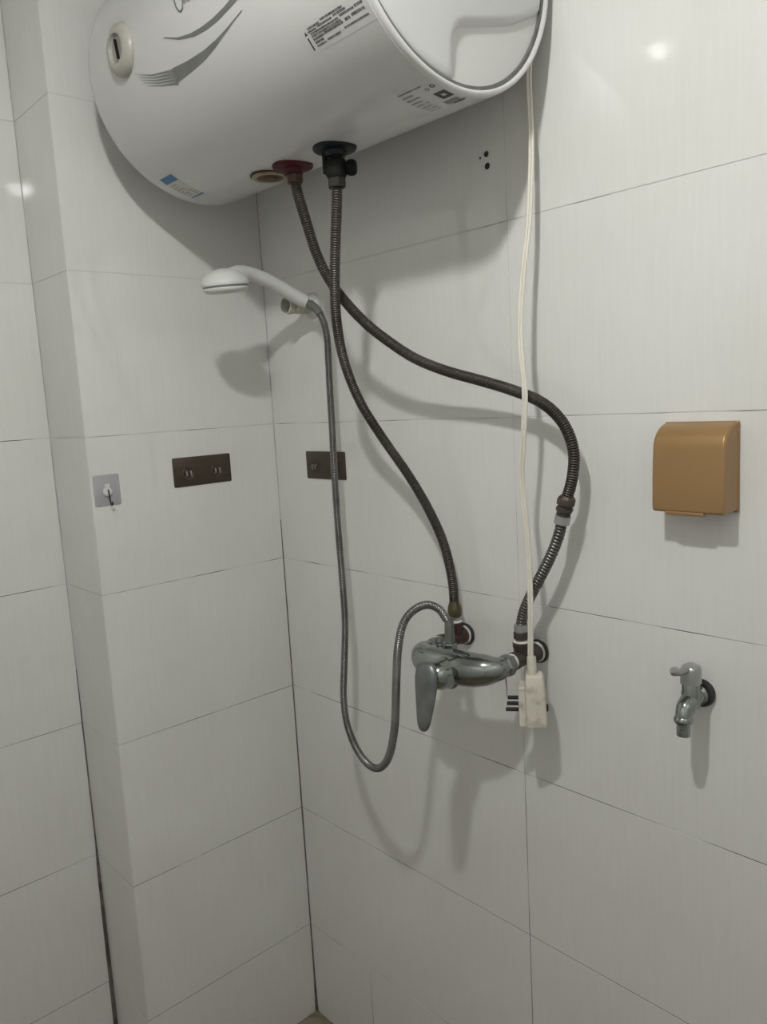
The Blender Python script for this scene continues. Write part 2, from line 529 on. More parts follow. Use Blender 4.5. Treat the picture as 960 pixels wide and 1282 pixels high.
# plastic rim at the right-hand end, with a groove inside it
MB().lathe((0, HY, HZ), (1, 0, 0), [(HR - .003, HX1 - .0078), (HR - .0004, HX1 - .0072), (HR - .0006, HX1 - .004), (HR - .0018, HX1 - .0014), (HR - .0038, HX1), (HR - .0062, HX1 - .0004), (HR - .0078, HX1 - .002), (HR - .0082, HX1 - .008)], 160).build('rim', M['rim'], heater, angle=60)
MB().lathe((0, HY, HZ), (1, 0, 0), [(HR - .010, HX1 - .014), (HR - .0080, HX1 - .0050), (HR - .0130, HX1 - .0042), (HR - .0145, HX1 - .012)], 160).build('gasket', M['gasket'], heater)


def sstep(a, b, x):
    t = min(1.0, max(0.0, (x - a) / (b - a)))
    return t * t * (3 - 2 * t)


def cap_height(y, z):
    r = math.hypot(y - HY, z - HZ) / (HR - .0130)
    h = 0.007 * (1 - r * r) - 0.003 * sstep(0.955, 1.0, r)
    # hand recess in the lower wall-side quarter, soft rounded corner
    top = 1.9335 + (y + 0.2) * 0.26 + 0.012 * sstep(-0.11, -0.02, y)
    d1 = y + 0.222                       # from its left wall
    d2 = top - z                         # below its top edge
    k = 0.026
    if d1 < k and d2 < k:
        d = k - math.hypot(k - d1, k - d2)
    else:
        d = min(d1, d2)
    h -= 0.015 * sstep(-0.002, 0.014, d) * (1 - min(1.0, max(0.0, (d2 - 0.012) / 0.10)) ** 0.9)
    return h


vs, fs = [], []
NR, NA = 44, 144
for i in range(NR + 1):
    rr = (HR - .0130) * max(i / NR, 0.002)
    for k in range(NA):
        a = 2 * math.pi * k / NA
        y, z = HY + rr * math.cos(a), HZ + rr * math.sin(a)
        vs.append((HX1 - .0025 + cap_height(y, z), y, z))
for i in range(NR):
    for k in range(NA):
        k2 = (k + 1) % NA
        fs.append((i * NA + k, (i + 1) * NA + k, (i + 1) * NA + k2, i * NA + k2))
fs.append(tuple(range(NA)))
b0 = len(vs)
for k in range(NA):
    a = 2 * math.pi * k / NA
    vs.append((HX1 - .016, HY + (HR - .0130) * math.cos(a), HZ + (HR - .0130) * math.sin(a)))
for k in range(NA):
    k2 = (k + 1) % NA
    fs.append((NR * NA + k, b0 + k, b0 + k2, NR * NA + k2))
MB().add(vs, fs).build('end_cap', M['cap'], heater, angle=70)
for bx in (0.24, 0.60):
    MB().box((bx, -0.012, HZ + 0.03), (0.06, 0.024, 0.12)).build('mounting_bracket', M['alu'], heater, smooth=False)


def shell_strip(up, lo, r, nx=24, ny=3):
    """patch on the shell between two (x, degree) polylines."""
    up, lo = np.array(up), np.array(lo)

    def res(p):
        d = np.concatenate([[0], np.cumsum(np.hypot(np.diff(p[:, 0]) * 100, np.diff(p[:, 1])))])
        s = np.linspace(0, d[-1], nx)
        return np.stack([np.interp(s, d, p[:, 0]), np.interp(s, d, p[:, 1])], 1)
    up, lo = res(up), res(lo)
    vs, fs = [], []
    for i in range(nx):
        for j in range(ny):
            t = j / (ny - 1)
            q = up[i] * (1 - t) + lo[i] * t
            vs.append(hp(q[0], q[1], r))
    for i in range(nx - 1):
        for j in range(ny - 1):
            fs.append((i * ny + j, i * ny + j + 1, (i + 1) * ny + j + 1, (i + 1) * ny + j))
    return vs, fs


def shell_rect(b, x0, x1, d0, d1, r, nx=2, ny=2):
    v, f = shell_strip([(x0, d0), (x1, d0)], [(x0, d1), (x1, d1)], r, nx, ny)
    b.add(v, f)


# swept grey bands of the front panel
BAND1_UP = [(0.3574, -22.58), (0.4012, -23.63), (0.4446, -23.91), (0.4777, -23.36), (0.5067, -22.29), (0.5288, -21.22), (0.5502, -20.17)]
BAND1_LO = [(0.3555, -28.30), (0.3991, -27.87), (0.4418, -27.00), (0.4741, -25.37), (0.5038, -23.42), (0.5272, -21.88), (0.5492, -20.61)]
BAND2_UP = [(0.3626, -10.69), (0.3957, -14.18), (0.4280, -15.95), (0.4569, -16.57), (0.4863, -16.46), (0.5159, -15.68), (0.5331, -14.79), (0.555, -13.4)]
BAND2_LO = [(0.3618, -11.08), (0.3997, -15.50), (0.4346, -17.82), (0.4650, -18.56), (0.4963, -18.36), (0.5282, -17.27), (0.5487, -16.49), (0.572, -14.6)]
FAN = [[(0.2568, -15.41), (0.3030, -19.89), (0.3600, -22.94)], [(0.2629, -17.19), (0.3066, -21.28), (0.3600, -24.20)],
       [(0.2688, -18.94), (0.3100, -22.66), (0.3600, -25.45)], [(0.2743, -20.67), (0.3132, -24.03), (0.3590, -26.71)],
       [(0.2796, -22.37), (0.3162, -25.38), (0.3580, -27.97)]]
MB().add(*shell_strip(BAND1_UP, BAND1_LO, HR + .0004, 40, 5)).build('decor_band', M['decor'], heater)
MB().add(*shell_strip(BAND2_UP, BAND2_LO, HR + .0004, 40, 5)).build('decor_band', M['decor'], heater)
for ln in FAN:
    lo = [(x, d - w) for (x, d), w in zip(ln, (0.10, 0.55, 1.25))]
    MB().add(*shell_strip(ln, lo, HR + .0004, 20, 2)).build('decor_stripe', M['decor_fade'], heater)
# lower edge of the emblem on the front
b = MB()
arc = [(0.4057, 4.0), (0.4057, -1.05), (0.4085, -3.94), (0.4135, -6.0), (0.4190, -6.95), (0.4245, -6.3), (0.4270, -4.0), (0.4275, 4.0)]
for p, q in zip(arc[:-1], arc[1:]):
    b.tube(np.linspace(hp(p[0], p[1], HR + .0004), hp(q[0], q[1], HR + .0004), 4), .0011, 8)
b.build('emblem', M['chrome_dull'], heater)
b = MB()
for (x0, x1, d0, d1) in ((.4290, .4325, 4, -5.3), (.4350, .4380, 4, -5.0), (.4400, .4450, 4, -5.6)):
    shell_rect(b, x0, x1, d0, d1, HR + .0006, 2, 5)
b.build('emblem_print', M['decor'], heater)

# thermostat dial
dial_c = np.array(hp(0.237, -3.4))
dn = nrm(np.array([0, dial_c[1] - HY, dial_c[2] - HZ]))
dial = MB().lathe(dial_c, dn, [(.038, -.006), (.0385, .000), (.0375, .004), (.0345, .008), (.029, .0115), (.0245, .0125), (.0215, .012), (.0205, .009), (.0195, .006), (.016, .005)], 64).build('dial', M['dial_ring'], heater, angle=50)
MB().lathe(dial_c, dn, [(.0190, .004), (.0190, .0065), (.0180, .0075), (.0168, .0070)], 48).build('dial_face', M['dial_face'], dial)
du = np.array([1.0, 0, 0])
dv = np.cross(dn, du)
MB().box(dial_c + dn * .0085 + dv * 0.0, (.0032, .029, .005), (nrm(du + 0.12 * dv), nrm(dv - 0.12 * du), dn)).build('pointer', M['valve'], dial, smooth=False, bevel=.001)

# warning label: rows of small print
rng = random.Random(3)


def print_row(b, x0, x1, dtop, dbot, r, dens=0.9, cell=0.0023):
    x = x0
    hgt = dtop - dbot
    while x + cell * 0.8 < x1:
        if rng.random() < dens:
            w = cell * 0.86
            n = rng.choice((2, 3))
            for k in range(n):
                t = (k + 0.5) / n
                shell_rect(b, x, x + w * rng.uniform(.75, 1), dtop - hgt * (t - .16), dtop - hgt * (t + .16), r)
            xx = x + w * rng.uniform(.2, .7)
            shell_rect(b, xx, xx + w * .26, dtop, dbot, r)
        x += cell


lab = MB()
shell_rect(lab, .632, .749, -36.0, -45.6, HR + .0002, 12, 8)
lab = lab.build('warning_label', M['label_film'], heater)
b = MB()
rows = [(.645, .668, -36.9, -37.7), (.671, .713, -36.4, -37.2), (.643, .660, -38.0, -38.7), (.662, .690, -37.7, -38.5), (.693, .716, -37.4, -38.2),
        (.646, .700, -38.9, -39.6), (.702, .728, -38.5, -39.3), (.729, .743, -38.2, -39.2), (.646, .703, -39.8, -40.5), (.646, .668, -40.8, -41.7), (.668, .704, -40.6, -41.5),
        (.707, .716, -40.3, -41.3), (.719, .742, -40.1, -41.1), (.646, .662, -42.0, -42.9), (.646, .664, -43.3, -44.0), (.667, .693, -43.0, -43.8), (.700, .744, -42.6, -43.3)]
for (x0, x1, d0, d1) in rows:
    print_row(b, x0, x1, d0, d1, HR + .0004, 1.0)
shell_rect(b, .6375, .6400, -39.8, -44.4, HR + .0004, 2, 6)
b.add([hp(.6360, -39.0, HR + .0004), hp(.6415, -39.0, HR + .0004), hp(.6388, -37.5, HR + .0004)], [(0, 1, 2)])
b.build('print', M['ink'], lab, kind='stuff')

# rating label near the right-hand end
lab = MB()
shell_rect(lab, .686, .7495, -74.0, -97.5, HR + .0002, 8, 20)
lab = lab.build('rating_label', M['label_film'], heater)
b = MB()
shell_rect(b, .690, .731, -75.0, -75.8, HR + .0004, 6, 2)
for k in range(7):
    print_row(b, .690, .690 + rng.uniform(.018, .03), -77.4 - k * 2.6, -78.4 - k * 2.6, HR + .0004, .9, .0021)
for k in range(3):
    print_row(b, .722, .745, -90.0 - k * 2.0, -92.0 - k * 2.0, HR + .0004, .95, .0021)
b.build('print', M['ink_grey'], lab, kind='stuff')
for (cx, cd, rr, ri) in ((.7435, -77.6, .0038, .0020), (.7330, -78.2, .0030, .0021)):
    vs, fs = [], []
    for k in range(20):
        a = 2 * math.pi * k / 20
        for q in (rr, ri):
            vs.append(hp(cx + q * math.cos(a), cd + math.degrees(q / HR) * math.sin(a), HR + .0004))
    for k in range(20):
        fs.append((2 * k, 2 * k + 1, (2 * k + 3) % 40, (2 * k + 2) % 40))
    MB().add(vs, fs).build('round_mark', M['ink'], lab)
b = MB()
shell_rect(b, .7305, .7490, -82.0, -84.1, HR + .0004, 3, 3)
shell_rect(b, .7305, .7490, -86.0, -88.0, HR + .0004, 3, 3)
shell_rect(b, .7305, .7368, -84.1, -86.0, HR + .0004)
shell_rect(b, .7430, .7490, -84.1, -86.0, HR + .0004)
b.build('square_mark', M['ink'], lab)
b = MB()
shell_rect(b, .7290, .7480, -94.0, -95.0, HR + .0005, 3, 2)
b.build('bar_mark', M['ink'], lab)

# energy sticker near the left-hand end
lab = MB()
shell_rect(lab, .1405, .1815, -60.0, -80.2, HR + .0002, 8, 20)
lab = lab.build('energy_label', M['paper'], heater)
for d0, d1 in ((-60.1, -64.6), (-78.9, -80.1)):
    b = MB()
    shell_rect(b, .1410, .1810, d0, d1, HR + .0004, 4, 5)
    b.build('blue_bar', M['blue_print'], lab)
b = MB()
for k in range(6):
    print_row(b, .144, .144 + rng.uniform(.012, .022), -66.3 - k * 2.0, -67.1 - k * 2.0, HR + .0004, .9, .0022)
for k in range(3):
    print_row(b, .166, .179, -73.3 - k * 1.7, -74.0 - k * 1.7, HR + .0004, .9, .0022)
b.build('print', M['ink_grey'], lab, kind='stuff')

# pipe collars under the tank
HB = HZ - HR


def collar(name, x, m, r, label):
    o = MB().lathe((x, -.2015, HB), (0, 0, -1), [(r * .86, -.006), (r, -.0025), (r, .0008), (r * .94, .0030), (r * .52, .0048), (r * .46, .0120), (r * .3, .012)], 56).build(name, m, heater)
    o['label'] = label
    return o


collar('outlet_collar', .3955, M['red'], .0325, 'red hot-water collar')
collar('inlet_collar', .5010, M['blue_collar'], .0330, 'dark blue cold-water collar')
cp = MB().lathe((.3325, -.2015, HB), (0, 0, -1), [(.027, -.006), (.0305, -.002), (.0305, .002), (.029, .0035), (.0225, .0035), (.0215, .001), (.018, .001)], 56).build('drain_plug', M['gold_ring'], heater)
cp['label'] = 'yellowed drain plug with red edge'
MB().lathe((.3325, -.2015, HB), (0, 0, -1), [(.029, -.004), (.0325, -.001), (.0325, .0008), (.030, .0012)], 56).build('red_edge', M['red'], cp)
MB().lathe((.3325, -.2015, HB), (0, 0, -1), [(.0205, -.002), (.0205, .0022), (.013, .003), (.012, .006), (.004, .006)], 40).build('plug_core', M['brass'], cp)

# ------------------------------------------------------------------ hoses
HOT = [(0.3956, -0.1990, 1.8250), (0.3967, -0.1970, 1.8087), (0.4071, -0.1900, 1.7582), (0.4134, -0.1780, 1.7085), (0.4242, -0.1650, 1.6700), (0.4360, -0.1470, 1.6376), (0.4685, -0.1300, 1.5962), (0.5074, -0.1120, 1.5609), (0.5412, -0.0930, 1.5341), (0.5918, -0.0740, 1.5104), (0.6473, -0.0630, 1.4933), (0.7028, -0.0560, 1.4759), (0.7570, -0.0520, 1.4537), (0.7878, -0.0480, 1.4241), (0.8035, -0.0470, 1.3841), (0.8005, -0.0480, 1.3440), (0.7902, -0.0480, 1.3134)]
SHORT = [(0.7825, -0.0480, 1.2847), (0.7763, -0.0480, 1.2628), (0.7619, -0.0490, 1.2291), (0.7396, -0.0500, 1.1898), (0.7190, -0.0495, 1.1556), (0.7040, -0.0475, 1.1259), (0.6985, -0.0460, 1.1040)]
COLD = [(0.5020, -0.2020, 1.7990), (0.4965, -0.1995, 1.7752), (0.4799, -0.1930, 1.7201), (0.4600, -0.1830, 1.6638), (0.4398, -0.1680, 1.6047), (0.4220, -0.1430, 1.5421), (0.4184, -0.1100, 1.4721), (0.4388, -0.0780, 1.4041), (0.4713, -0.0560, 1.3430), (0.5035, -0.0435, 1.2846), (0.5310, -0.0365, 1.2236), (0.5425, -0.0305, 1.1554), (0.5430, -0.0290, 1.1130)]
SHOWER = [(0.2155, -0.0450, 1.6612), (0.2381, -0.0480, 1.6494), (0.2554, -0.0480, 1.6282), (0.2643, -0.0480, 1.5977), (0.2657, -0.0490, 1.5531), (0.2668, -0.0510, 1.4933), (0.2700, -0.0540, 1.4178), (0.2742, -0.0590, 1.3265), (0.2820, -0.0650, 1.2349), (0.2947, -0.0730, 1.1440), (0.3062, -0.0820, 1.0533), (0.3059, -0.0900, 0.9759), (0.3058, -0.0970, 0.9137), (0.3201, -0.1050, 0.8636), (0.3543, -0.1150, 0.8289), (0.3985, -0.1270, 0.8154), (0.4463, -0.1420, 0.8255), (0.4936, -0.1580, 0.8655), (0.5297, -0.1720, 0.9362), (0.5553, -0.1860, 1.0287), (0.5698, -0.1900, 1.0922), (0.5746, -0.1800, 1.1257), (0.5809, -0.1620, 1.1420), (0.5889, -0.1410, 1.1464), (0.5993, -0.1250, 1.1367), (0.6054, -0.1160, 1.1186), (0.6067, -0.1130, 1.0996)]

hot = thing('flexible_hose', HOT[0], 'long brown steel hose curving from the red collar across to the right', 'hose', 'water heater hoses')
m, p = ribbed(HOT, .0088, .0036, .0014)
m.build('hose_tube', M['hose_dark'], hot, angle=80)
MB().hexnut(np.array(HOT[0]) + (0, 0, .010), (0, 0, -1), .0135, -.0, .014).build('upper_nut', M['brass'], hot, angle=20)
ax = nrm(np.array(SHORT[0]) - np.array(HOT[-1]))
c0 = np.array(HOT[-1])
MB().lathe(c0 - ax * .004, ax, [(.0098, -.002), (.0128, .001), (.0135, .004), (.0135, .011), (.0105, .0125), (.0105, .0145), (.0128, .016), (.0128, .020), (.0108, .022), (.0105, .0275)], 8).build('coupling_nut', M['tee'], hot, angle=25)

short = thing('corrugated_hose', SHORT[-1], 'short dark coarsely corrugated hose between coupling nut and right wall fitting', 'hose', 'water heater hoses')
m, p = ribbed(SHORT, .0088, .0052, .0017)
m.build('hose_tube', M['hose_coarse'], short, angle=80)
ax2 = nrm(np.array(SHORT[1]) - np.array(SHORT[0]))
MB().lathe(SHORT[0], ax2, [(.0098, -.006), (.0115, -.0055), (.0115, .0065), (.0100, .007)], 28).build('upper_ferrule', M['alu'], short)
MB().lathe(SHORT[-1], (0, 0, -1), [(.0092, -.008), (.0108, -.0074), (.0108, .004), (.0098, .0045)], 28).build('lower_ferrule', M['alu'], short)

cold = thing('flexible_hose', COLD[0], 'brown steel hose hanging from the black valve down to the left wall fitting', 'hose', 'water heater hoses')
m, p = ribbed(COLD, .0086, .0036, .0014)
m.build('hose_tube', M['hose_dark'], cold, angle=80)
MB().lathe((COLD[-1][0], COLD[-1][1], COLD[-1][2] - .006), (0, 0, 1), [(.0098, -.014), (.0118, -.012), (.0125, -.004), (.0118, .004), (.0095, .010), (.0085, .014)], 12).build('lower_nut', M['olive'], cold, angle=25)

shower_hose = thing('shower_hose', SHOWER[-1], 'slim steel shower hose looping below the mixer tap and up to the shower head', 'hose')
m, p = ribbed(SHOWER[1:-1], .0070, .0030, .0012, 12)
m.build('hose_tube', M['hose_silver'], shower_hose, angle=80)
pts, _ = spline(SHOWER[:4], .002)
n = len(pts)
MB().tube(pts[: int(n * .52)], np.linspace(.0088, .0074, int(n * .52)), 16).build('head_sleeve', M['gasket'], shower_hose)
MB().lathe((.6075, -.1130, 1.079), (0, 0, 1), [(.0080, -.002), (.0082, .0), (.0078, .016), (.0074, .036), (.0071, .042)], 24).build('mixer_sleeve', M['chrome_dull'], shower_hose)

# relief valve under the blue collar
rv = thing('relief_valve', (.5018, -.2018, 1.80), 'black safety valve with side knob under the dark blue collar', 'valve')
vb = MB()
vb.lathe((.5018, -.2018, 1.836), (0, 0, -1), [(.010, -.003), (.0105, .004), (.0155, .007), (.0165, .012), (.0165, .026), (.0145, .030), (.0125, .032)], 32)
vb.build('valve_body', M['valve'], rv)
MB().hexnut((.5018, -.2018, 1.804), (0, 0, -1), .0138, 0, .014).build('lower_nut', M['olive_dark'], rv, angle=20)
kd = nrm((.80, .55, -.05))
MB().lathe(np.array((.5018, -.2018, 1.818)) + kd * .012, kd, [(.006, 0), (.007, .004), (.0105, .006), (.0115, .009), (.0115, .015), (.0095, .0185), (.004, .019)], 24).build('side_knob', M['valve'], rv)
MB().box((.4910, -.2140, 1.826), (.006, .006, .030)).build('side_lug', M['valve'], rv, smooth=False, bevel=.001)

# ------------------------------------------------------------------ wall fittings of the mixer
FX_R, FX_L, FZ = .6985, .5425, 1.056


def fitting(x, yb, body, label, ztop):
    t = thing('pipe_tee', (x, 0, FZ), label, 'pipe fitting', 'wall pipe fittings')
    MB().lathe((x, 0, FZ), (0, -1, 0), [(.0185, 0), (.0195, .002), (.0188, .0055), (.015, .007)], 40).build('wall_ring', M['rubber'], t)
    MB().lathe((x, 0, FZ), (0, -1, 0), [(.0165, .005), (.0165, .0080), (.0145, .0090)], 40).build('thread_tape', M['tape'], t)
    m_ = MB().lathe((x, 0, FZ), (0, -1, 0), [(.0125, .006), (.0145, .010), (.0148, .018), (.0130, .022), (.0130, .062), (.0142, .063), (.0142, .068), (.012, .069)], 32)
    m_.lathe((x, yb, FZ), (0, 0, 1), [(.0125, 0), (.0125, .016), (.0138, .018), (.0138, ztop - FZ - .006), (.012, ztop - FZ - .005)], 32)
    m_.build('tee_body', body, t)
    MB().lathe((x, yb, ztop - .006), (0, 0, 1), [(.0115, -.002), (.0128, -.0005), (.0128, .0022), (.0112, .003)], 32).build('thread_tape', M['tape'], t)
    MB().lathe((x, -.0685, FZ), (0, -1, 0), [(.0118, 0), (.0128, .0008), (.0128, .0055), (.011, .0065)], 32).build('thread_tape', M['tape'], t)
    return t


fr = fitting(FX_R, -.046, M['tee'], 'blackened pipe tee on the wall behind the white plug', 1.088)
MB().lathe((FX_R, -.046, 1.0875), (0, 0, 1), [(.0105, 0), (.0118, .001), (.0118, .011), (.0105, .0125)], 8).build('hose_nut', M['tee'], fr, angle=25)
MB().tube([(FX_R - .006, -.0775, 1.046), (FX_R - .007, -.079, 1.030), (FX_R - .0055, -.079, 1.014), (FX_R - .0065, -.079, 1.000)], [.0010, .0009, .0007, .0004], 6).build('loose_strand', M['olive'], fr)
fl = fitting(FX_L, -.029, M['tee_red'], 'red-brown pipe tee on the wall above the mixer tap', 1.090)

# ------------------------------------------------------------------ mixer tap
CX = (FX_L + FX_R) / 2
mx = thing('mixer_tap', (CX, -.11, 1.02), 'worn chrome single-lever mixer tap mounted below the water heater', 'tap')
path = spline([(FX_L - .001, -.0905, 1.050), (FX_L - .002, -.106, 1.048), (FX_L + .018, -.117, 1.043), (CX - .028, -.119, 1.045), (CX, -.121, 1.0455), (CX + .028, -.119, 1.0465), (FX_R - .022, -.112, 1.0495), (FX_R - .005, -.102, 1.052), (FX_R, -.0905, 1.053)], .003)[0]
s = np.abs(np.linspace(-1, 1, len(path)))
rad = np.interp(s, [0, .25, .45, .70, .86, 1.0], [.0275, .0275, .0268, .0240, .0192, .0160])
MB().tube(path, rad, 32).build('body', M['chrome'], mx, angle=60)
for x in (FX_L, FX_R):
    MB().lathe((x, -.0745, FZ - (.002 if x == FX_R else .005)), (0, -1, 0), [(.0095, -.002), (.0150, .0), (.0172, .0015), (.0172, .014), (.0155, .0165), (.0135, .018)], 6 if x == FX_R else 10).build('union_nut', M['chrome_dull'], mx, angle=25)
MB().lathe((CX, -.112, 1.041), (0, -1, 0), [(.0262, .0), (.0262, .018), (.0275, .020), (.0275, .025), (.0255, .027), (.0238, .030), (.0232, .046), (.0205, .052), (.016, .060), (.012, .062)], 48).build('cartridge_cover', M['chrome'], mx)
secs = []
for (z, a, yc, th) in ((1.0680, .004, -.1770, .0030), (1.0665, .011, -.1772, .0055), (1.0625, .0165, -.1778, .0075), (1.0550, .0205, -.1788, .0088), (1.0420, .0222, -.1802, .0092), (1.0270, .0215, -.1820, .0086), (1.0120, .0195, -.1842, .0078),
                       (.9950, .0170, -.1868, .0068), (.9800, .0145, -.1893, .0060), (.9700, .0120, -.1910, .0052), (.9640, .0088, -.1920, .0044), (.9610, .0045, -.1925, .0028)):
    secs.append(((CX - .003, yc, z), (a, 0, 0), (0, th, 0)))
lev = MB().loft(secs, 28, 2.4).build('lever', M['chrome_dull'], mx, angle=60)
MB().lathe((CX - .002, -.1893, 1.042), (0, -1, 0), [(.006, -.002), (.006, .0006), (.0048, .0008)], 24).build('lever_badge', M['decor'], lev)
MB().hexnut((.6075, -.1130, 1.062), (0, 0, 1), .0122, 0, .018).build('outlet_nut', M['chrome'], mx, angle=20)
MB().lathe((.5835, -.1080, 1.055), (-.25, .1, 1), [(.006, 0), (.0060, .018), (.0078, .020), (.0078, .026), (.004, .029)], 20).build('diverter_knob', M['chrome_dull'], mx)

# ------------------------------------------------------------------ shower head and its holder
ho = thing('shower_holder', (.169, 0, 1.664), 'cream plastic tube shower holder sticking out of the wall', 'holder')
MB().lathe((.169, 0, 1.666), (0, -1, 0), [(.0250, 0), (.0255, .003), (.0235, .009), (.0185, .014), (.014, .016)], 40).build('wall_flange', M['shower'], ho)
vs, fs = [], []
seg = 36
prof = [(.0150, .010), (.0152, .050), (.0154, .056), (.0170, .058), (.0170, .069), (.0150, .0695), (.0144, .066), (.0140, .036)]
MB().lathe((.169, 0, 1.664), (0, -1, 0), prof, seg).build('tube', M['cream'], ho)
MB().box((.1845, -.0440, 1.6605), (.014, .022, .014)).build('clip', M['cream'], ho, smooth=False, bevel=.003)

sh = thing('hand_shower', (.2, -.23, 1.69), 'white hand shower head resting on the cream wall holder', 'shower head')
hc = np.array([.2135, -.2290, 1.6880])
hn = nrm((-.05, .10, -1.0))         # spray face looks down
MB().lathe(hc, -hn, [(.0415, -.002), (.0425, .001), (.0415, .005), (.0375, .012), (.0300, .019), (.0200, .0245), (.0100, .027), (.001, .0275)], 56).build('dome', M['shower'], sh, angle=60)
MB().lathe(hc, -hn, [(.0385, -.0075), (.0396, -.006), (.0398, -.001), (.0390, -.0005)], 56).build('grey_ring', M['shower_grey'], sh)
MB().lathe(hc, hn, [(.0400, .0055), (.0405, .0068), (.0380, .0112), (.0325, .0142), (.001, .0152)], 56).build('spray_plate', M['shower'], sh, angle=60)
hpts = [(.2090, -.2130, 1.7020), (.2040, -.1950, 1.7100), (.1990, -.1700, 1.7125), (.1960, -.1400, 1.7080), (.1955, -.1050, 1.6960), (.1985, -.0750, 1.6810), (.2055, -.0520, 1.6685), (.2100, -.0465, 1.6650)]
pts, ss = spline(hpts, .003)
rad = np.interp(ss / ss[-1], [0, .12, .3, .55, .85, .97, 1], [.0165, .0150, .0128, .0125, .0135, .0130, .0112])
MB().tube(pts, rad, 28).build('handle', M['shower'], sh, angle=60)

# ------------------------------------------------------------------ adhesive plates and hooks
def rounded_plate(w, h, t, r, n=5):
    """rounded rectangle in local x-z, front towards -y."""
    out = []
    for (cx, cz, a0) in ((w / 2 - r, h / 2 - r, 0), (-w / 2 + r, h / 2 - r, 90), (-w / 2 + r, -h / 2 + r, 180), (w / 2 - r, -h / 2 + r, 270)):
        for k in range(n + 1):
            a = math.radians(a0 + 90 * k / n)
            out.append((cx + r * math.cos(a), cz + r * math.sin(a)))
    N = len(out)
    e = t * 0.3
    vs = [(x, 0, z) for x, z in out] + [(x, -t + e, z) for x, z in out] + [(x * (1 - 2 * e / w), -t, z * (1 - 2 * e / h)) for x, z in out]
    fs = []
    for i in range(2):
        for k in range(N):
            k2 = (k + 1) % N
            fs.append((i * N + k, i * N + N + k, i * N + N + k2, i * N + k2))
    fs.append(tuple(2 * N + k for k in reversed(range(N))))
    fs.append(tuple(range(N)))
    return MB().add(vs, fs)


def hook_plate(loc, rot, w, h, label):
    t = thing('adhesive_plate', (0, 0, 0), label, 'hook plate', 'bronze adhesive plates')
    rounded_plate(w, h, .0022, .003).build('plate', M['plate'], t)
    for sx in (-.26, .24):
        cx = sx * w
        mt = MB().lathe((cx, -.0018, -.004), (0, -1, 0), [(.0135, 0), (.0138, .0012), (.0125, .0020), (.0112, .0014), (.0105, .0008)], 32).build('hook_mount', M['plate'], t)
        pb = MB()
        for dx in (-.0048, .0048):
            pb.tube([(cx + dx, -.002, .001), (cx + dx, -.0055, .000), (cx + dx, -.0065, -.004), (cx + dx, -.0055, -.008), (cx + dx, -.002, -.009)], .0018, 8)
        pb.build('prongs', M['prong'], mt)
    t.location = loc
    t.rotation_euler = (0, 0, rot)
    return t


hook_plate((0, -.185, 1.3495), math.pi / 2, .133, .0590, 'bronze adhesive plate on the left pillar beside the clear hook')
hook_plate((.1755, 0, 1.3455), 0.0, .127, .0570, 'bronze adhesive plate on the back wall behind the shower hose')

ck = thing('adhesive_hook', (0, 0, 0), 'small clear square adhesive hook at the edge of the left pillar', 'hook')
rounded_plate(.051, .0590, .0016, .004).build('clear_plate', M['clear'], ck)
MB().lathe((0, -.0016, -.003), (0, -1, 0), [(.0090, -.0008), (.0095, .001), (.0085, .0032), (.0060, .0042), (.001, .0045)], 32).build('hook_base', M['clear_white'], ck)
MB().box((0, -.0035, .0065), (.010, .004, .010)).build('hinge', M['clear_white'], ck, smooth=False, bevel=.0012)
MB().tube(spline([(0, -.0060, .001), (.001, -.0066, -.008), (.0015, -.0070, -.018), (.002, -.0085, -.0255), (.002, -.0125, -.0285), (.002, -.0160, -.0255), (.002, -.0165, -.0215)], .0012)[0], .0014, 10).build('wire_hook', M['wire'], ck)
ck.location = (0, -.3905, 1.3320)
ck.rotation_euler = (0, 0, math.pi / 2)

# ------------------------------------------------------------------ power cord and plug
CORD = [(0.7366, -0.0300, 1.9495), (0.7259, -0.0220, 1.9275), (0.7213, -0.0170, 1.9028), (0.7272, -0.0230, 1.8241), (0.7298, -0.0310, 1.7675), (0.7298, -0.0400, 1.7002), (0.7286, -0.0500, 1.6550), (0.7276, -0.0590, 1.5985), (0.7290, -0.0650, 1.5529), (0.7354, -0.0700, 1.5069), (0.7405, -0.0730, 1.4667), (0.7344, -0.0720, 1.4031), (0.7263, -0.0680, 1.3471), (0.7306, -0.0670, 1.2848), (0.7350, -0.0680, 1.2234), (0.7368, -0.0700, 1.1502), (0.7350, -0.0700, 1.0999), (0.7332, -0.0690, 1.0716)]
plug = thing('power_plug', (.733, -.067, .962), 'dirty cream plug with three black pins dangling on the white heater cord', 'plug')
pts, _ = spline(CORD, .004)
A = nrm((.79, .61, 0))
Ev = nrm((.61, -.79, 0))
Zv = np.array([0, 0, 1.0])
b = MB()
for sgn in (-1, 1):
    b.tube(pts + A * sgn * .0020, .0024, 10)
cordo = b.build('cord', M['cord'], plug, angle=80)
pc = np.array([.7335, -.0672, 0])


def pbox(b, a0, a1, e0, e1, z0, z1):
    return b.box(pc + A * (a0 + a1) / 2 + Ev * (e0 + e1) / 2 + Zv * (z0 + z1) / 2, (a1 - a0, e1 - e0, z1 - z0), (A, Ev, Zv))


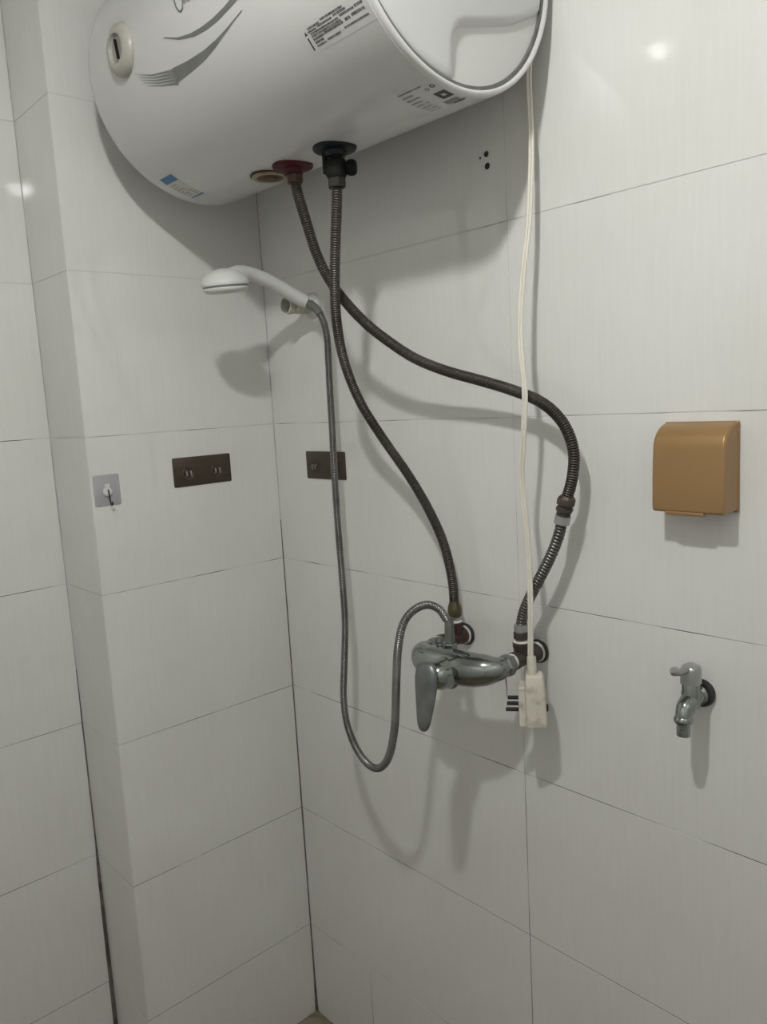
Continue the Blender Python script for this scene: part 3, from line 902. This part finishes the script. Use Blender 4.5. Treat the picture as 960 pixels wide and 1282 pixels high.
b = MB()
secs = []
for (z, a0, a1, e) in ((.9630, -.0110, .0215, .0165), (1.000, -.0115, .0200, .0170), (1.020, -.0115, .0190, .0170), (1.037, -.0110, .0175, .0160), (1.0440, -.0095, .0150, .0140)):
    secs.append((pc + A * (a0 + a1) / 2 + Zv * z, A * (a1 - a0) / 2, Ev * e))
b.loft(secs, 32, 7.0)
b.build('body', M['cream_dirty'], plug, bevel=.001, angle=30)
b = MB()
pbox(b, -.0215, -.0105, -.0160, .0160, .9640, 1.0280)
b.build('pin_block', M['cream_dirty'], plug, smooth=False, bevel=.0025)
pbox(MB(), .0045, .0060, -.0172, .0178, .9660, 1.030).build('seam_rib', M['cream_dirty'], plug, smooth=False)
MB().lathe(pc + Zv * 1.040, (0, 0, 1), [(.0085, 0), (.0080, .005), (.0072, .008), (.0070, .030), (.0055, .032)], 20).build('strain_relief', M['cream'], plug)
for (z, e, ln) in ((1.0055, 0, .0165), (.9960, 0, .0180), (.9865, 0, .0200)):
    pbox(MB(), -.0215 - ln, -.0210, e - .0032, e + .0032, z - .0024, z + .0024).build('pin', M['rubber'], plug, smooth=False, bevel=.0008)
pbox(MB(), .0195, .0235, -.004, .004, .985, .994).build('test_button', M['rubber'], plug, smooth=False, bevel=.0008)

# ------------------------------------------------------------------ gold splash cover
gx0, gx1, gz0, gz1, gd = .9210, 1.0180, 1.3050, 1.4200, .0440
gb = thing('socket_cover', ((gx0 + gx1) / 2, 0, gz0), 'champagne gold splash cover for a socket on the right of the wall', 'socket cover', None)
prof = [(0.0, gz0 + .001), (-gd + .001, gz0), (-gd, gz0 + .012), (-gd + .0005, gz0 + .045), (-gd + .002, gz0 + .070)]
r0 = .034
for k in range(11):
    a = math.radians(k * 9)
    prof.append((-(gd - .0028 - r0 * (1 - math.cos(a))), gz1 - r0 * 1.02 + r0 * 1.0 * math.sin(a)))
prof += [(-.004, gz1), (0.0, gz1)]
N = len(prof)
vs = [(x, y, z) for x in (gx0, gx1) for (y, z) in prof]
fs = [tuple(range(N)), tuple(reversed(range(N, 2 * N)))]
for k in range(N):
    k2 = (k + 1) % N
    fs.append((k, N + k, N + k2, k2))
MB().add(vs, fs).build('cover', M['gold'], gb, angle=25, bevel=.0045, bseg=3)
MB().box(((gx0 + gx1) / 2 - .004, -gd + .0045, gz0 - .0005), (.052, .007, .006)).build('finger_lip', M['gold'], gb, smooth=False, bevel=.0018)
MB().box(((gx0 + gx1) / 2, -.003, gz0 + .0575), (gx1 - gx0 + .002, .006, .117)).build('back_frame', M['gold'], gb, smooth=False, bevel=.002)

# ------------------------------------------------------------------ wall tap (bib cock)
TX, TZ = .9700, 1.052
tp = thing('wall_tap', (TX, 0, TZ), 'small chrome bib tap with lever handle below the gold cover', 'tap')
MB().lathe((TX, 0, TZ), (0, -1, 0), [(.0185, 0), (.0195, .003), (.0188, .007), (.017, .0095), (.014, .010)], 40).build('rubber_ring', M['rubber'], tp)
MB().lathe((TX, 0, TZ), (0, -1, 0), [(.0130, .005), (.0150, .012), (.0150, .015), (.0118, .018), (.0115, .034), (.0095, .042)], 32).build('inlet', M['chrome'], tp)
SY = -.0330
MB().lathe((TX, SY, TZ), (0, 0, 1), [(.0100, -.012), (.0125, -.006), (.0128, .010), (.0118, .012), (.0118, .022), (.0105, .024), (.0105, .034)], 32).build('valve_body', M['chrome'], tp)
sp, ss = spline([(TX, SY, TZ + .000), (TX, SY - .007, TZ - .003), (TX, SY - .015, TZ - .009), (TX, SY - .0200, TZ - .017), (TX, SY - .0210, TZ - .025)], .0015)
MB().tube(sp, np.interp(ss / ss[-1], [0, .5, .85, 1], [.0125, .0125, .0108, .0102]), 24).build('spout', M['chrome'], tp, angle=60)
oz = TZ - .0215
MB().lathe((TX, SY - .0210, oz), (0, 0, -1), [(.0105, -.004), (.0122, -.002), (.0125, .003), (.0108, .0055), (.0094, .0070), (.0094, .0080), (.0086, .0090), (.0086, .0115), (.0092, .0120), (.0090, .0225), (.0075, .023)], 32).build('hose_nozzle', M['chrome'], tp)
hd = MB().loft([((TX, SY, TZ + .0225), (.0125, 0, 0), (0, .0135, 0)), ((TX, SY, TZ + .040), (.0122, 0, 0), (0, .0132, 0)), ((TX, SY, TZ + .0455), (.0112, 0, 0), (0, .012, 0)), ((TX, SY, TZ + .0480), (.008, 0, 0), (0, .0085, 0))], 28, 2.8)
hl, ss = spline([(TX, SY + .004, TZ + .0425), (TX - .001, SY - .012, TZ + .0440), (TX - .003, SY - .026, TZ + .0440), (TX - .005, SY - .034, TZ + .0465), (TX - .006, SY - .039, TZ + .0500)], .002)
hd.tube(hl, np.interp(ss / ss[-1], [0, .4, .75, .9, 1], [.0062, .0052, .0046, .0066, .0040]), 16)
hd.build('handle', M['chrome_pale'], tp, angle=45)
